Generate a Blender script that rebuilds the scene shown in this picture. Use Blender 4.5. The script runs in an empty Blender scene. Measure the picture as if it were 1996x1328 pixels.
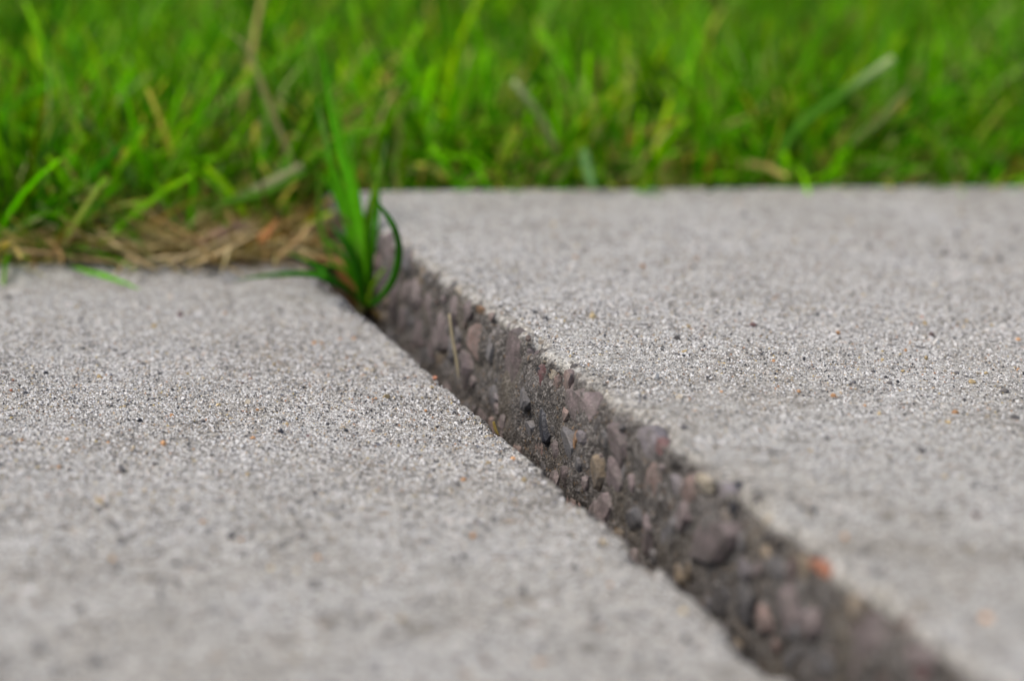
import bpy, bmesh, math
import numpy as np
from mathutils import Vector, Matrix

RNG = np.random.default_rng(11)
SC = bpy.context.scene
COL = SC.collection

# ------------------------------------------------------------------ camera
# world: X across the joint, Y along the joint (away from the camera), lower slab top at z = 0, metres
LENS, PITCH, ROLL, YAW, CAM_H = 85.0, math.radians(13.6), math.radians(3.0), math.radians(19.0), 0.237
FOCUS, FSTOP = 0.882, 4.8
FPX = 1996 * LENS / 36.0


def _rz(v, a):
    c, s = math.cos(a), math.sin(a)
    return np.array([v[0] * c - v[1] * s, v[0] * s + v[1] * c, v[2]])


_f0 = np.array([0, math.cos(PITCH), -math.sin(PITCH)])
_u0 = np.array([0, math.sin(PITCH), math.cos(PITCH)])
_r0 = np.array([1.0, 0, 0])
FWD = _rz(_f0, -YAW)
RIGHT = _rz(_r0 * math.cos(ROLL) + _u0 * math.sin(ROLL), -YAW)
UP = _rz(-_r0 * math.sin(ROLL) + _u0 * math.cos(ROLL), -YAW)
EYE = np.array([0, 0, CAM_H])

cam_data = bpy.data.cameras.new("camera")
cam = bpy.data.objects.new("camera", cam_data)
COL.objects.link(cam)
m = Matrix.Identity(4)
for i in range(3):
    m[i][0], m[i][1], m[i][2], m[i][3] = RIGHT[i], UP[i], -FWD[i], EYE[i]
cam.matrix_world = m
cam_data.lens = LENS
cam_data.sensor_width = 36
cam_data.sensor_fit = 'HORIZONTAL'
cam_data.clip_start = 0.01
cam_data.clip_end = 2000
cam_data.dof.use_dof = True
cam_data.dof.focus_distance = FOCUS
cam_data.dof.aperture_fstop = FSTOP
cam_data.dof.aperture_blades = 9
SC.camera = cam

# ------------------------------------------------------------------ sky, sun, exposure
SUN_EL, SUN_AZ = math.radians(58), math.radians(-95)      # azimuth from +Y towards +X
world = bpy.data.worlds.new("World")
SC.world = world
world.use_nodes = True
wn = world.node_tree.nodes
wn.clear()
sky = wn.new('ShaderNodeTexSky')
sky.sky_type = 'NISHITA'
sky.sun_disc = False
sky.sun_elevation = SUN_EL
sky.sun_rotation = SUN_AZ
sky.air_density = 1.0
sky.dust_density = 4.0
sky.ozone_density = 0.6
bg = wn.new('ShaderNodeBackground')
bg.inputs['Strength'].default_value = 0.13
wo = wn.new('ShaderNodeOutputWorld')
world.node_tree.links.new(sky.outputs['Color'], bg.inputs['Color'])
world.node_tree.links.new(bg.outputs['Background'], wo.inputs['Surface'])
sun_data = bpy.data.lights.new("sun", 'SUN')
sun_data.energy = 1.4
sun_data.angle = math.radians(40)
sun_data.color = (1.0, 0.95, 0.88)
sun = bpy.data.objects.new("sun", sun_data)
COL.objects.link(sun)
sd = Vector((math.sin(SUN_AZ) * math.cos(SUN_EL), math.cos(SUN_AZ) * math.cos(SUN_EL), math.sin(SUN_EL)))
sun.rotation_euler = sd.to_track_quat('Z', 'Y').to_euler()
SC.view_settings.view_transform = 'Standard'
SC.view_settings.look = 'None'
SC.view_settings.gamma = 1
SC.view_settings.exposure = 0.50
SC.view_settings.use_curve_mapping = False
SC.render.engine = 'CYCLES'
SC.cycles.max_bounces = 8
SC.cycles.use_adaptive_sampling = False
SC.cycles.use_denoising = True
SC.cycles.denoising_prefilter = 'ACCURATE'

# ------------------------------------------------------------------ helpers


def ray(px, py):
    return FWD + RIGHT * (px - 998) / FPX + UP * (664 - py) / FPX


def at(px, py, z=None, depth=None, x=None):
    """a point of the place seen at a photo pixel: on a level z, at a distance, or on a plane x"""
    d = ray(px, py)
    t = depth if depth is not None else ((z - CAM_H) / d[2] if z is not None else x / d[0])
    return EYE + d * t


def depth_of(p):
    return float(np.dot(np.asarray(p) - EYE, FWD))


def hash3(i, j, k, seed):
    h = (i.astype(np.int64) * 374761393 + j.astype(np.int64) * 668265263 + k.astype(np.int64) * 2147483647 + seed * 144665) & 0xFFFFFFFF
    h = ((h ^ (h >> 13)) * 1274126177) & 0xFFFFFFFF
    h = ((h ^ (h >> 16)) * 2246822519) & 0xFFFFFFFF
    return ((h ^ (h >> 15)) & 0xFFFFFF) / float(0xFFFFFF) * 2 - 1


def vnoise(x, y, z, seed=0):
    xi, yi, zi = np.floor(x), np.floor(y), np.floor(z)
    fx, fy, fz = x - xi, y - yi, z - zi
    fx, fy, fz = [f * f * f * (f * (f * 6 - 15) + 10) for f in (fx, fy, fz)]
    r = 0
    for a in (0, 1):
        for b in (0, 1):
            for c in (0, 1):
                w = (fx if a else 1 - fx) * (fy if b else 1 - fy) * (fz if c else 1 - fz)
                r = r + w * hash3(xi + a, yi + b, zi + c, seed)
    return r


def fbm(x, y, z, s, oct=3, seed=0):
    x, y, z = np.broadcast_arrays(np.asarray(x, float), np.asarray(y, float), np.asarray(z, float))
    r, a, t = 0, 1.0, 0
    for o in range(oct):
        r = r + a * vnoise(x * s + 17.3 * o, y * s + 9.1, z * s - 4.7, seed + o)
        t += a
        a *= 0.5
        s *= 2.03
    return r / t


def sstep(a, b, x):
    t = np.clip((x - a) / (b - a), 0, 1)
    return t * t * (3 - 2 * t)


def mesh_np(name, verts, faces=None, quads=None, tris=None, smooth=True):
    me = bpy.data.meshes.new(name)
    verts = np.asarray(verts, np.float32)
    me.vertices.add(len(verts))
    me.vertices.foreach_set("co", verts.ravel())
    idx, starts, tot = [], [], 0
    if quads is not None and len(quads):
        q = np.asarray(quads, np.int32)
        idx.append(q.ravel()); starts.append(np.arange(len(q), dtype=np.int32) * 4); tot = len(q) * 4
    if tris is not None and len(tris):
        t = np.asarray(tris, np.int32)
        idx.append(t.ravel()); starts.append(np.arange(len(t), dtype=np.int32) * 3 + tot)
    idx = np.concatenate(idx); starts = np.concatenate(starts)
    me.loops.add(len(idx))
    me.loops.foreach_set("vertex_index", idx)
    me.polygons.add(len(starts))
    me.polygons.foreach_set("loop_start", starts)
    me.update(calc_edges=True)
    me.validate()
    me.polygons.foreach_set("use_smooth", np.full(len(me.polygons), smooth))
    return me


def grid_quads(nu, nv, flip=False):
    i = np.arange(nu - 1)[:, None] * nv + np.arange(nv - 1)[None, :]
    i = i.ravel()
    q = np.stack([i, i + nv, i + nv + 1, i + 1], 1)
    return q[:, ::-1] if flip else q


def colour_attr(me, name, rgb):
    a = me.color_attributes.new(name, 'FLOAT_COLOR', 'POINT')
    c = np.ones((len(me.vertices), 4), np.float32)
    c[:, :3] = rgb
    a.data.foreach_set("color", c.ravel())


def float_attr(me, name, v):
    a = me.attributes.new(name, 'FLOAT', 'POINT')
    a.data.foreach_set("value", np.asarray(v, np.float32))


def obj(name, me, mat=None, parent=None, label=None, category=None, group=None, kind=None):
    o = bpy.data.objects.new(name, me)
    COL.objects.link(o)
    if mat is not None and me is not None and not me.materials:
        me.materials.append(mat)
    if parent is not None:
        o.parent = parent
    for k, v in (("label", label), ("category", category), ("group", group), ("kind", kind)):
        if v:
            o[k] = v
    return o


class NT:
    def __init__(self, name):
        self.mat = bpy.data.materials.new(name)
        self.mat.use_nodes = True
        self.t = self.mat.node_tree
        self.t.nodes.clear()
        self.out = self.n('ShaderNodeOutputMaterial')

    def n(self, typ, **kw):
        nd = self.t.nodes.new(typ)
        for k, v in kw.items():
            setattr(nd, k, v)
        return nd

    def l(self, a, b):
        self.t.links.new(a, b)

    def noise(self, co, scale, detail=3, rough=0.55):
        n = self.n('ShaderNodeTexNoise')
        n.inputs['Scale'].default_value = scale
        n.inputs['Detail'].default_value = detail
        n.inputs['Roughness'].default_value = rough
        self.l(co, n.inputs['Vector'])
        return n.outputs['Fac']

    def voro(self, co, scale, feature='F1', rnd=1.0):
        n = self.n('ShaderNodeTexVoronoi', feature=feature)
        n.inputs['Scale'].default_value = scale
        n.inputs['Randomness'].default_value = rnd
        self.l(co, n.inputs['Vector'])
        return n

    def ramp(self, fac, stops, interp='LINEAR'):
        r = self.n('ShaderNodeValToRGB')
        r.color_ramp.interpolation = interp
        e = r.color_ramp.elements
        while len(e) > 1:
            e.remove(e[-1])
        e[0].position = stops[0][0]
        e[0].color = (*stops[0][1], 1)
        for p, c in stops[1:]:
            k = e.new(p)
            k.color = (*c, 1)
        self.l(fac, r.inputs['Fac'])
        return r.outputs['Color']

    def mix(self, fac, a, b, mode='MIX'):
        x = self.n('ShaderNodeMix', data_type='RGBA', blend_type=mode)
        for s, v in ((x.inputs['Factor'], fac), (x.inputs['A'], a), (x.inputs['B'], b)):
            if hasattr(v, 'links'):
                self.l(v, s)
            elif isinstance(v, (tuple, list)):
                s.default_value = (*v, 1)
            else:
                s.default_value = v
        return x.outputs['Result']

    def math(self, op, a, b=0.0, clamp=False):
        x = self.n('ShaderNodeMath', operation=op, use_clamp=clamp)
        for s, v in zip(x.inputs, (a, b)):
            if hasattr(v, 'links'):
                self.l(v, s)
            else:
                s.default_value = v
        return x.outputs[0]

    def bump(self, h, dist, strength=1.0, normal=None):
        b = self.n('ShaderNodeBump')
        b.inputs['Distance'].default_value = dist
        b.inputs['Strength'].default_value = strength
        self.l(h, b.inputs['Height'])
        if normal is not None:
            self.l(normal, b.inputs['Normal'])
        return b.outputs['Normal']

    def principled(self, col, rough=0.9, spec=0.3, normal=None):
        p = self.n('ShaderNodeBsdfPrincipled')
        if hasattr(col, 'links'):
            self.l(col, p.inputs['Base Color'])
        else:
            p.inputs['Base Color'].default_value = (*col, 1)
        if hasattr(rough, 'links'):
            self.l(rough, p.inputs['Roughness'])
        else:
            p.inputs['Roughness'].default_value = rough
        p.inputs['Specular IOR Level'].default_value = spec
        if normal is not None:
            self.l(normal, p.inputs['Normal'])
        return p.outputs['BSDF']

    def done(self, bsdf):
        self.l(bsdf, self.out.inputs['Surface'])
        return self.mat


# ------------------------------------------------------------------ materials


def mat_concrete():
    t = NT("weathered_concrete")
    co = t.n('ShaderNodeNewGeometry').outputs['Position']
    # --- trowelled, weathered top: light cement paste with exposed sand
    big = t.noise(co, 9, 4, 0.6)
    mid = t.noise(co, 60, 4, 0.6)
    paste = t.ramp(big, [(0.3, (0.30, 0.29, 0.255)), (0.45, (0.36, 0.355, 0.325)), (0.55, (0.385, 0.385, 0.365)), (0.7, (0.40, 0.395, 0.355))])
    paste = t.mix(0.45, paste, t.ramp(mid, [(0.33, (0.19, 0.185, 0.165)), (0.65, (0.50, 0.50, 0.475))]))
    mot = t.noise(co, 190, 3, 0.65)
    paste = t.mix(0.5, paste, t.ramp(mot, [(0.33, (0.17, 0.165, 0.155)), (0.48, (0.38, 0.375, 0.345)), (0.68, (0.55, 0.55, 0.525))]))
    cell = t.voro(co, 1050)
    sep = t.n('ShaderNodeSeparateColor')
    t.l(cell.outputs['Color'], sep.inputs['Color'])
    sand = t.ramp(sep.outputs[0], [(0.0, (0.07, 0.07, 0.075)), (0.09, (0.17, 0.165, 0.16)), (0.22, (0.30, 0.285, 0.26)),
                                   (0.40, (0.40, 0.395, 0.375)), (0.62, (0.50, 0.495, 0.475)), (0.84, (0.66, 0.655, 0.635)),
                                   (0.955, (0.42, 0.35, 0.24)), (0.975, (0.36, 0.23, 0.14)), (0.985, (0.8, 0.79, 0.77))], 'CONSTANT')
    col = t.mix(0.62, paste, sand)
    # darker and paler coarse grains lying just under the paste
    gr = t.voro(co, 210)
    gs = t.n('ShaderNodeSeparateColor')
    t.l(gr.outputs['Color'], gs.inputs['Color'])
    lim = t.math('MULTIPLY', gs.outputs[2], 0.46)
    blot = t.math('MULTIPLY', t.math('LESS_THAN', t.math('ADD', gr.outputs['Distance'], t.math('MULTIPLY', t.math('SUBTRACT', mot, 0.5), 0.5)), lim),
                  t.math('GREATER_THAN', gs.outputs[0], 0.52))
    gcol = t.ramp(gs.outputs[1], [(0.0, (0.10, 0.10, 0.105)), (0.4, (0.17, 0.165, 0.155)), (0.62, (0.21, 0.18, 0.145)), (0.78, (0.30, 0.23, 0.16)), (0.86, (0.62, 0.61, 0.60))], 'CONSTANT')
    col = t.mix(t.math('MULTIPLY', blot, 0.8), col, gcol)
    tone = t.n('ShaderNodeMix', data_type='RGBA', blend_type='MULTIPLY')
    tone.inputs['Factor'].default_value = 1.0
    t.l(col, tone.inputs['A'])
    tone.inputs['B'].default_value = (1.01, 0.995, 0.965, 1)
    stain = t.ramp(t.noise(co, 16, 5, 0.62), [(0.34, (0.80, 0.775, 0.735)), (0.5, (0.98, 0.975, 0.96)), (0.66, (1.06, 1.065, 1.08))])
    col = t.mix(1.0, tone.outputs['Result'], stain, 'MULTIPLY')
    fleck = t.ramp(t.noise(co, 95, 4, 0.7), [(0.34, (0.62, 0.60, 0.57)), (0.47, (1.0, 1.0, 1.0)), (0.6, (1.0, 1.0, 1.0)), (0.72, (1.16, 1.15, 1.13))])
    col = t.mix(0.85, col, fleck, 'MULTIPLY')
    # pits
    pit = t.voro(co, 430)
    pitm = t.math('LESS_THAN', pit.outputs['Distance'], 0.27)
    psep = t.n('ShaderNodeSeparateColor')
    t.l(pit.outputs['Color'], psep.inputs['Color'])
    pitm = t.math('MULTIPLY', pitm, t.math('GREATER_THAN', psep.outputs[1], 0.55))
    col = t.mix(t.math('MULTIPLY', pitm, 0.8), col, (0.07, 0.066, 0.06))
    # --- broken joint face: dirty mortar, darker, with a mossy, rusty film
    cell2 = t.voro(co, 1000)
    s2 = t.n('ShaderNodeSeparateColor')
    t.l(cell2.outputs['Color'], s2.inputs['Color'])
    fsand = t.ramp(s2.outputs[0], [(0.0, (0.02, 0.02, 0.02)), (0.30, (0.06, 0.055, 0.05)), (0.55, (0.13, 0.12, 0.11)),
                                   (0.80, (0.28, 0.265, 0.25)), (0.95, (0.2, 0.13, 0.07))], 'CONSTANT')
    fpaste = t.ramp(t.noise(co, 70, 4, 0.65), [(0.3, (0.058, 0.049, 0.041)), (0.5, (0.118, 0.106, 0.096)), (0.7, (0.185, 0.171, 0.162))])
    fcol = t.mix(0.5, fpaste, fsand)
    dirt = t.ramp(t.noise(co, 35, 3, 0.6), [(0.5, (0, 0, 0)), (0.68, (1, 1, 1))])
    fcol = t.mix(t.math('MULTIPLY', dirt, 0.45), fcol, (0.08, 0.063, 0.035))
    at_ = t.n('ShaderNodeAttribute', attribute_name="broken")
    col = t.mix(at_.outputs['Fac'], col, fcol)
    # relief
    h1 = t.math('MULTIPLY', cell.outputs['Distance'], -1.0)
    h = t.math('ADD', t.math('MULTIPLY', h1, 0.9), t.math('MULTIPLY', t.noise(co, 1400, 3, 0.6), 0.9))
    h = t.math('ADD', h, t.math('MULTIPLY', pitm, -0.8))
    nrm = t.bump(h, 0.0007, 1.0)
    return t.done(t.principled(col, 0.88, 0.25, nrm))


def mat_stone(name, a, b, rough=0.8, sc=160, dust=0.75):
    t = NT(name)
    co = t.n('ShaderNodeNewGeometry').outputs['Position']
    oi = t.n('ShaderNodeObjectInfo').outputs['Random']
    n = t.noise(co, sc, 4, 0.6)
    col = t.ramp(n, [(0.33, a), (0.68, b)])
    g = t.voro(co, 1300)
    sp = t.n('ShaderNodeSeparateColor')
    t.l(g.outputs['Color'], sp.inputs['Color'])
    k = t.ramp(sp.outputs[0], [(0, (0.72, 0.72, 0.72)), (1, (1.25, 1.25, 1.25))])
    col = t.mix(1.0, col, k, 'MULTIPLY')
    film = t.ramp(t.noise(co, 240, 4, 0.7), [(0.40, (0, 0, 0)), (0.62, (1, 1, 1))])
    col = t.mix(t.math('MULTIPLY', film, dust), col, (0.12, 0.108, 0.097))
    hv = t.n('ShaderNodeHueSaturation')
    t.l(t.math('ADD', t.math('MULTIPLY', oi, 0.5), 0.75), hv.inputs['Value'])
    t.l(col, hv.inputs['Color'])
    nrm = t.bump(t.math('ADD', t.noise(co, 500, 3, 0.6), t.math('MULTIPLY', g.outputs['Distance'], 0.4)), 0.0006, 0.7)
    return t.done(t.principled(hv.outputs['Color'], rough, 0.3, nrm))


def mat_sand():
    t = NT("sand_grain")
    r = t.n('ShaderNodeNewGeometry').outputs['Random Per Island']
    col = t.ramp(r, [(0.0, (0.03, 0.03, 0.033)), (0.11, (0.14, 0.135, 0.125)), (0.22, (0.28, 0.265, 0.24)), (0.44, (0.46, 0.45, 0.43)),
                     (0.66, (0.70, 0.69, 0.67)), (0.93, (0.40, 0.31, 0.20)), (0.962, (0.36, 0.20, 0.11)), (0.975, (0.42, 0.33, 0.14)),
                     (0.985, (0.12, 0.13, 0.16))], 'CONSTANT')
    return t.done(t.principled(col, 0.6, 0.35))


def mat_blade(name, transl=0.35, rough=0.42):
    t = NT(name)
    a = t.n('ShaderNodeAttribute', attribute_name="tint").outputs['Color']
    co = t.n('ShaderNodeNewGeometry').outputs['Position']
    n = t.ramp(t.noise(co, 250, 2), [(0.3, (0.85, 0.85, 0.85)), (0.7, (1.15, 1.15, 1.15))])
    col = t.mix(1.0, a, n, 'MULTIPLY')
    p = t.principled(col, rough, 0.06)
    tr = t.n('ShaderNodeBsdfTranslucent')
    t.l(t.mix(1.0, col, (1.35, 1.45, 0.3), 'MULTIPLY'), tr.inputs['Color'])
    mx = t.n('ShaderNodeMixShader')
    mx.inputs[0].default_value = transl
    t.l(p, mx.inputs[1])
    t.l(tr.outputs[0], mx.inputs[2])
    return t.done(mx.outputs[0])


def mat_ground():
    t = NT("soil_and_turf")
    co = t.n('ShaderNodeNewGeometry').outputs['Position']
    n = t.noise(co, 45, 5, 0.7)
    soil = t.ramp(n, [(0.3, (0.012, 0.008, 0.005)), (0.55, (0.034, 0.023, 0.013)), (0.75, (0.085, 0.056, 0.03))])
    turf = t.ramp(t.noise(co, 3, 6, 0.7), [(0.3, (0.03, 0.085, 0.008)), (0.7, (0.07, 0.15, 0.015))])
    sx = t.n('ShaderNodeSeparateXYZ')
    t.l(co, sx.inputs[0])
    m1 = t.math('GREATER_THAN', sx.outputs[1], 4.6)
    m2 = t.math('LESS_THAN', sx.outputs[1], -0.42)
    m3 = t.math('GREATER_THAN', t.math('ABSOLUTE', t.math('SUBTRACT', sx.outputs[0], 0.5)), 2.9)
    far = t.math('MAXIMUM', t.math('MAXIMUM', m1, m2), m3)
    col = t.mix(far, soil, turf)
    nrm = t.bump(t.noise(co, 220, 5, 0.7), 0.004, 0.9)
    return t.done(t.principled(col, 0.95, 0.15, nrm))


M_CON = mat_concrete()
M_SAND = mat_sand()
M_BLADE = mat_blade("grass_blade", 0.5)
M_STRAW = mat_blade("dry_straw", 0.12, 0.6)
M_GROUND = mat_ground()
ST = {
    'mauve': mat_stone("mauve_stone", (0.125, 0.098, 0.096), (0.225, 0.182, 0.18)),
    'grey': mat_stone("grey_stone", (0.075, 0.073, 0.076), (0.165, 0.16, 0.163)),
    'lilac': mat_stone("lilac_stone", (0.14, 0.127, 0.134), (0.235, 0.212, 0.224)),
    'pink': mat_stone("pink_stone", (0.155, 0.105, 0.09), (0.25, 0.18, 0.158)),
    'tan': mat_stone("tan_stone", (0.14, 0.108, 0.07), (0.25, 0.198, 0.137)),
    'cream': mat_stone("cream_stone", (0.34, 0.29, 0.21), (0.48, 0.43, 0.34), 0.6, dust=0.5),
    'wine': mat_stone("wine_red_stone", (0.09, 0.04, 0.042), (0.16, 0.08, 0.08)),
    'rust': mat_stone("rust_orange_stone", (0.16, 0.085, 0.038), (0.29, 0.16, 0.075), 0.6, dust=0.5),
    'orange': mat_stone("orange_red_stone", (0.40, 0.15, 0.08), (0.55, 0.26, 0.16), 0.6, dust=0.3),
    'black': mat_stone("black_stone", (0.012, 0.013, 0.018), (0.04, 0.042, 0.05), 0.45, dust=0.2),
    'white': mat_stone("white_stone", (0.42, 0.40, 0.37), (0.62, 0.6, 0.56), 0.6, dust=0.4),
    'loose_orange': mat_stone("loose_orange_grit", (0.36, 0.19, 0.08), (0.55, 0.31, 0.15), 0.5, dust=0.0),
    'loose_tan': mat_stone("loose_tan_grit", (0.36, 0.27, 0.13), (0.55, 0.43, 0.24), 0.5, dust=0.0),
}

# ------------------------------------------------------------------ the ground: soil sheet to the horizon
XLO, XUP, YFL, YFR, YN, STEP = 0.2705, 0.2905, 1.101, 1.1415, -0.40, 0.025
XLEFT, XRIGHT = -1.25, 1.81


def soil_level(x, y):
    side = sstep(0.24, 0.31, x)
    z = -0.006 + side * 0.016 + 0.004 * fbm(x, y, 0, 25, 3, 5)
    z = z + 0.010 * sstep(1.12, 1.22, y) * (1 - side)
    return z + 0.03 * fbm(x, y, 0, 0.9, 2, 8) * sstep(1.6, 4, y)


def axis(fine_a, fine_b, step, ext):
    a = list(np.arange(fine_a, fine_b + 1e-9, step))
    lo, hi, s = fine_a, fine_b, step
    left, right = [], []
    while lo > -ext:
        s *= 1.35
        lo -= s
        left.append(lo)
    s = step
    while hi < ext:
        s *= 1.35
        hi += s
        right.append(hi)
    return np.array(left[::-1] + a + right)


def build_ground():
    xs = np.unique(np.concatenate([axis(-0.3, 0.9, 0.012, 600), [XLO - 0.012, XLO - 0.010, XUP + 0.010, XUP + 0.012],
                                   np.arange(XLO - 0.008, XUP + 0.009, 0.0025), [XLEFT + 0.004, XLEFT + 0.01, XRIGHT - 0.01, XRIGHT - 0.004]]))
    ys = np.unique(np.concatenate([axis(0.5, 1.6, 0.006, 600), [YFL - 0.006, YFL - 0.001, YFL + 0.001, YFR - 0.006, YFR - 0.001, YFR + 0.001, YN + 0.004, YN + 0.01]]))
    X, Y = np.meshgrid(xs, ys, indexing='ij')
    Z = soil_level(X, Y)
    inl = (X > XLEFT + 0.005) & (X < XLO - 0.009) & (Y < YFL - 0.002) & (Y > YN + 0.005)
    inr = (X > XUP + 0.009) & (X < XRIGHT - 0.005) & (Y < YFR - 0.002) & (Y > YN + 0.005)
    gap = (X >= XLO - 0.009) & (X <= XUP + 0.009) & (Y < YFR + 0.01) & (Y > YN)
    zg = -0.0360 + 0.009 * fbm(X, Y, 0, 45, 3, 3) + 0.028 * sstep(0.98, 1.07, Y)
    Z = np.where(inl | inr, -0.118, np.where(gap, zg, Z))
    me = mesh_np("ground", np.stack([X, Y, Z], -1).reshape(-1, 3), quads=grid_quads(len(xs), len(ys)))
    return obj("ground", me, M_GROUND, kind="structure", label="dark brown soil and lawn ground behind and between the slabs")


build_ground()

# ------------------------------------------------------------------ stones of the broken joint face
# (pixel x, pixel y, width px, height px, colour, tilt)
FACE = [(997, 728, 34, 140, 'mauve', 0.12), (1127, 792, 56, 80, 'mauve', -0.2), (1108, 868, 42, 84, 'grey', 0.2), (1060, 742, 20, 52, 'wine', 0.1),
        (1083, 752, 12, 34, 'pink', 0), (1104, 738, 26, 36, 'pink', 0.2), (1150, 772, 26, 32, 'white', 0), (1206, 862, 34, 84, 'mauve', 0.25),
        (1254, 868, 56, 76, 'lilac', 0.1), (1281, 880, 20, 44, 'wine', 0), (1274, 962, 38, 100, 'pink', 0.05), (1194, 942, 36, 88, 'mauve', 0.1),
        (1165, 918, 22, 64, 'tan', -0.15), (1311, 946, 30, 44, 'lilac', 0), (1344, 962, 26, 74, 'pink', 0.2), (1372, 940, 24, 32, 'cream', 0),
        (1397, 962, 26, 44, 'lilac', 0), (1390, 1056, 88, 86, 'mauve', 0.4), (1300, 1052, 62, 64, 'grey', 0.7), (1600, 1104, 34, 34, 'orange', 0),
        (1520, 1196, 60, 130, 'mauve', 0.1), (1676, 1286, 90, 140, 'mauve', 0.1), (1735, 1222, 66, 74, 'pink', 0.3), (1450, 1108, 28, 44, 'lilac', 0),
        (1326, 1122, 18, 46, 'tan', 0), (862, 640, 50, 70, 'mauve', 0.2), (932, 672, 44, 64, 'pink', 0.1), (802, 572, 44, 60, 'mauve', 0),
        (934, 606, 16, 16, 'rust', 0), (889, 553, 24, 12, 'cream', 0), (1128, 860, 14, 34, 'rust', 0.2), (1400, 936, 18, 18, 'black', 0),
        (1055, 722, 18, 12, 'black', 0.3), (960, 790, 30, 64, 'grey', 0.3), (905, 730, 44, 76, 'mauve', -0.1), (820, 640, 44, 80, 'mauve', 0.1),
        (830, 700, 36, 54, 'grey', 0.1), (1030, 840, 26, 48, 'grey', 0.5), (1600, 1290, 46, 66, 'grey', 0.1), (1560, 1110, 26, 46, 'tan', 0.1),
        (1655, 1190, 36, 60, 'tan', 0.1), (1485, 1085, 22, 30, 'tan', 0), (1400, 1170, 34, 66, 'grey', 0.4), (1510, 1110, 40, 30, 'grey', 0.1),
        (1180, 990, 30, 44, 'mauve', 0.2), (1240, 1010, 30, 44, 'grey', 0.2), (780, 500, 40, 60, 'grey', 0.1), (750, 480, 26, 90, 'mauve', 0.05),
        (1330, 1010, 40, 60, 'mauve', 0.2), (1450, 1180, 44, 70, 'grey', 0.2), (1580, 1220, 50, 80, 'mauve', 0.2), (870, 770, 36, 50, 'mauve', 0.2)]
LAYOUT, placed = [], []


def plan_stone(y, z, w, h, mat, tilt):
    LAYOUT.append((y, z, w, h, mat, tilt))
    placed.append((y, z, max(w, h) / 2))


for (px, py, w, h, c, tl) in FACE:
    p = at(px, py, x=XUP + 0.001)
    s = depth_of(p) / FPX
    # the face is seen at a slant: widths along it are stretched
    plan_stone(p[1], min(p[2], STEP - 0.0005 - 0.6 * h * s), min(w * s / 0.44, 0.032), 1.1 * h * s, c, -tl)
cols = ['mauve'] * 12 + ['grey'] * 8 + ['lilac'] * 2 + ['pink'] * 3 + ['tan'] * 3 + ['wine', 'rust', 'cream', 'black']
tries = 0
while len(placed) < 270 and tries < 12000:
    tries += 1
    y, z = RNG.uniform(0.50, 1.135), RNG.uniform(-0.03, STEP - 0.002)
    r = RNG.choice([0.0010, 0.0016, 0.0026, 0.0044, 0.0068], p=[0.14, 0.17, 0.22, 0.26, 0.21])
    if z + 1.5 * r > STEP:
        continue
    if any((y - a) ** 2 + (z - b) ** 2 < ((r + c) * 0.8) ** 2 for a, b, c in placed):
        continue
    mt = cols[RNG.integers(len(cols))]
    if r > 0.003 and mt in ('rust', 'cream', 'wine'):
        mt = 'mauve'
    plan_stone(y, z, 2 * r * RNG.uniform(0.7, 1.4), 2 * r * RNG.uniform(0.9, 1.5), mt, RNG.uniform(-0.5, 0.5))


def face_relief(X, Y, PZ, seed, rough):
    return rough * (0.0022 * fbm(X, Y, PZ, 38, 3, seed) + 0.0008 * fbm(X, Y, PZ, 140, 3, seed + 3) + 0.0004 * fbm(X, Y, PZ, 480, 2, seed + 6))


def rim_chips(X, Y, PZ, OX, rim_r, seed, rough):
    rim = np.exp(-((OX / (rim_r * 1.4)) ** 2)) * np.exp(-((PZ / (rim_r * 1.4)) ** 2))
    c = np.maximum(fbm(X, Y, PZ, 75, 3, seed + 15) - 0.02, 0) * 0.013 * rim * rough
    return c + np.maximum(fbm(X, Y, PZ, 300, 2, seed + 18) - 0.02, 0) * 0.004 * rim


R_RIM, R_ROUGH, R_SEED = 0.0060, 1.25, 70

# ------------------------------------------------------------------ the two pavement slabs


def slab_rows(yfar):
    a = list(np.arange(0.52, yfar - 0.03, 0.0009)) + list(np.arange(yfar - 0.03, yfar - 0.0085, 0.0012))
    near = [YN + 0.006, -0.3, -0.15, 0.0, 0.12, 0.22, 0.3, 0.36, 0.41, 0.45, 0.48, 0.5, 0.51]
    return np.array(near + a)


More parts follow.
